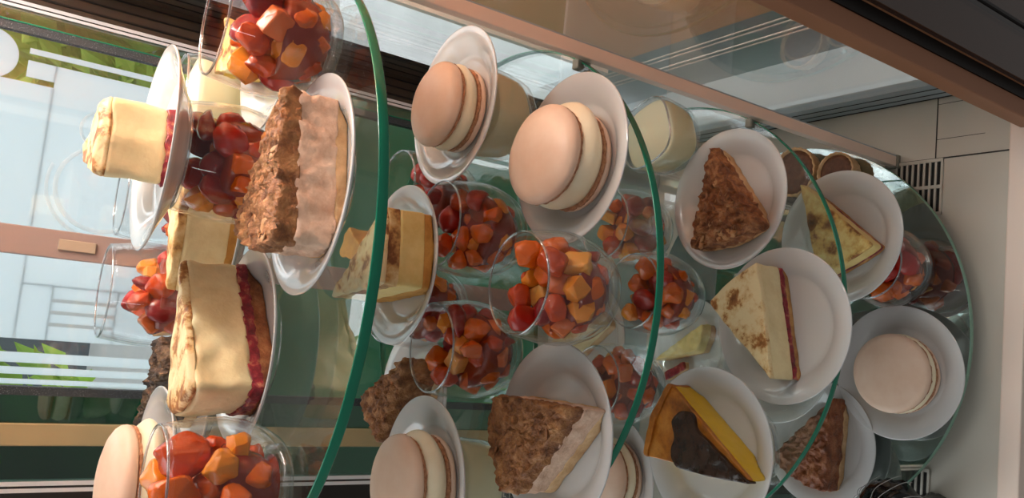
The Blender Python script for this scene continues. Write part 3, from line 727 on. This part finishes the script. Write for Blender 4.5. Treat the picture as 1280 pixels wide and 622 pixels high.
# shop window: clear pane with frosted film cut in bands and figures
struct(box('window_1', -.6, .6, SY+.012, SY+.016, .64, 1.55, clear_glass('shop window', (.97,.98,.98,1), 1.45)))
fy0, fy1 = SY+.0085, SY+.0115
film = thing('frosted_film','frosted white film with cut out bands on the shop window','window film',(0,SY+.01,0))
def fband(x0, x1, z0, z1, nm='film_panel', mt='film', dy=0): return box(nm, x0, x1, -.001+dy, .001+dy, z0, z1, M[mt], film)
def disc_poly(nm, cx, cz, r0, r1, a0, a1, mt, dy=0, n=40, sx=1.0):
    V, F = [], []
    for i in range(n+1):
        a = a0+(a1-a0)*i/n
        for r in (r0, r1):
            for y in (-.0011+dy, .0011+dy): V.append((cx+sx*r*math.cos(a), y, cz+r*math.sin(a)))
    for i in range(n):
        b = i*4
        F += [(b,b+2,b+6,b+4),(b+1,b+5,b+7,b+3),(b,b+4,b+5,b+1),(b+2,b+3,b+7,b+6)]
    F += [(0,1,3,2),(n*4,n*4+2,n*4+3,n*4+1)]
    return mesh(nm, V, F, M[mt], film, False)
# film layout, bands run up the window
fband(.234,.2405,.64,.935)                      # narrow white band
fband(-.040,.2255,.64,.905); fband(.2055,.2255,.905,.935); fband(-.105,.1985,.905,1.02)
fband(-.105,-.040,.64,.800); fband(-.105,-.040,.872,.905)
for xa, xb in ((-.105,-.0882),(-.0840,-.0737),(-.0695,-.0592),(-.0550,-.040)): fband(xa, xb, .800, .872)
fband(-.133,-.121,.64,1.02); fband(-.1465,-.138,.64,1.02)
fband(-.158,-.152,.64,1.02)
disc_poly('film_disc', .225, .975, 0.001, .030, 0, 2*PI, 'film')
disc_poly('plate_ring', .158, .848, .020, .0235, .3, 5.6, 'film_bright', -.003)
disc_poly('large_ring', .085, .835, .050, .055, .6, 3.6, 'film_bright', -.003, 60)
disc_poly('large_ring_outer', .085, .835, .060, .064, 1.2, 3.4, 'film_bright', -.003, 60)
fband(-.03,.12,1.06,1.45); disc_poly('film_disc', -.02, 1.10, .001, .045, 0, 2*PI, 'film'); fband(.16,.26,1.05,1.45)
# outside
struct(mesh('ground_street', [(-8,.55,-.9),(8,.55,-.9),(8,12,-.9),(-8,12,-.9)], [(0,1,2,3)], M['street'], None, False))
def leaves(name, cen, rad, n, size, mat, parent, seed):
    rng = random.Random(seed); V, F = [], []
    for i in range(n):
        d = Vector((rng.gauss(0,1), rng.gauss(0,1), rng.gauss(0,1))).normalized()
        rr = (.55+.45*rng.random()**.5)*(1+.35*noise.noise(d*2.1+Vector((seed,0,0))))
        p = Vector((d.x*rad[0], d.y*rad[1], d.z*rad[2]))*rr+Vector(cen)
        nn = (d+Vector((rng.gauss(0,.6), rng.gauss(0,.6), rng.gauss(0,.6)))).normalized()
        a = nn.orthogonal().normalized(); b = nn.cross(a)
        s = size*rng.uniform(.6,1.3); k = len(V)
        V += [p-a*s, p+b*s*.5+nn*s*.12, p+a*s, p-b*s*.5+nn*s*.12]; F.append((k,k+1,k+2,k+3))
    return mesh(name, V, F, mat, parent, False)
def tree(x, y, label, h=1.9, rad=(.9,.7,.9), seed=1):
    t = thing('street_tree', label, 'tree', (x, y, -.9))
    V, F = tube_data([(0,0,0),(.03,0,.8),(-.02,.03,h)], .07, 12); mesh('trunk', V, F, M['bark'], t)
    leaves('crown', (0,0,h+.35), rad, 2600, .085, M['leaf'], t, seed)
tree(.75, 3.0, 'leafy green tree outside the window on the right', 1.6, (.55,.5,.8), 3)
tree(-.75, 2.6, 'leafy green tree outside the window on the left', 2.0, (.7,.6,1.0), 5)
t = thing('pale_building','pale building with dark windows across the street behind the trees','building',(0,7.5,-.9))
box('facade', -6, 6, 0, .4, 0, 2.6, M['plaster'], t)
for k in range(6): box('house_window', -4.6+k*1.7, -3.9+k*1.7, -.03, .02, .9, 1.9, M['window_dark'], t)
# ================================================================== LIGHT
w = bpy.data.worlds.new('sky'); SC.world = w; w.use_nodes = True
nt = w.node_tree
for n in list(nt.nodes): nt.nodes.remove(n)
tc = nt.nodes.new('ShaderNodeTexCoord'); sp = nt.nodes.new('ShaderNodeSeparateXYZ'); nt.links.new(tc.outputs['Generated'], sp.inputs[0])
mp = nt.nodes.new('ShaderNodeMapRange'); mp.inputs['From Min'].default_value = .02; mp.inputs['From Max'].default_value = .5
dv = nt.nodes.new('ShaderNodeMath'); dv.operation = 'MULTIPLY_ADD'; dv.inputs[1].default_value = .75
nt.links.new(sp.outputs['Z'], dv.inputs[0]); nt.links.new(sp.outputs['Y'], dv.inputs[2]); nt.links.new(dv.outputs[0], mp.inputs[0])
rp = ramp(nt, [(0, (.06,.057,.055,1)), (1, (1.0,1.03,1.08,1))]); nt.links.new(mp.outputs[0], rp.inputs[0])
bg = nt.nodes.new('ShaderNodeBackground'); bg.inputs['Strength'].default_value = 3.2; nt.links.new(rp.outputs[0], bg.inputs[0])
ow = nt.nodes.new('ShaderNodeOutputWorld'); nt.links.new(bg.outputs[0], ow.inputs[0])
def area(name, loc, rot, sx, sy, e, col=(1,1,1)):
    l = bpy.data.lights.new(name, 'AREA'); l.shape = 'RECTANGLE'; l.size = sx; l.size_y = sy; l.energy = e; l.color = col
    o = bpy.data.objects.new(name, l); link(o); o.location = loc; o.rotation_euler = rot; return o
area('right_front_fill_light', (1.0,-.7,2.2), (math.radians(16),math.radians(24),0), .9, .5, 4.8, (1,.97,.94))  # unseen fill lamp, added to light the case from the upper right front
area('case_top_light', (0,.0,1.24), (0,0,0), .45, .06, .6, (1,.97,.92))
area('side_panel_fill_light', (W+.05,-.02,1.20), (0,math.radians(-20),0), .05, .5, 13.0, (1,.96,.92))  # added lamp, out of view, brightens the panels behind the right pane
area('shop_tube_light', (-.75,-1.5,1.5), (math.radians(82),0,math.radians(-28)), .035, 1.2, 1.1, (1,.97,.92))
# ------------------------------------------------------------------ view
SC.view_settings.view_transform = 'Standard'; SC.view_settings.look = 'None'; SC.view_settings.gamma = 1; SC.view_settings.exposure = 0
SC.view_settings.use_curve_mapping = False
SC.cycles.transparent_max_bounces = 48; SC.cycles.max_bounces = 12
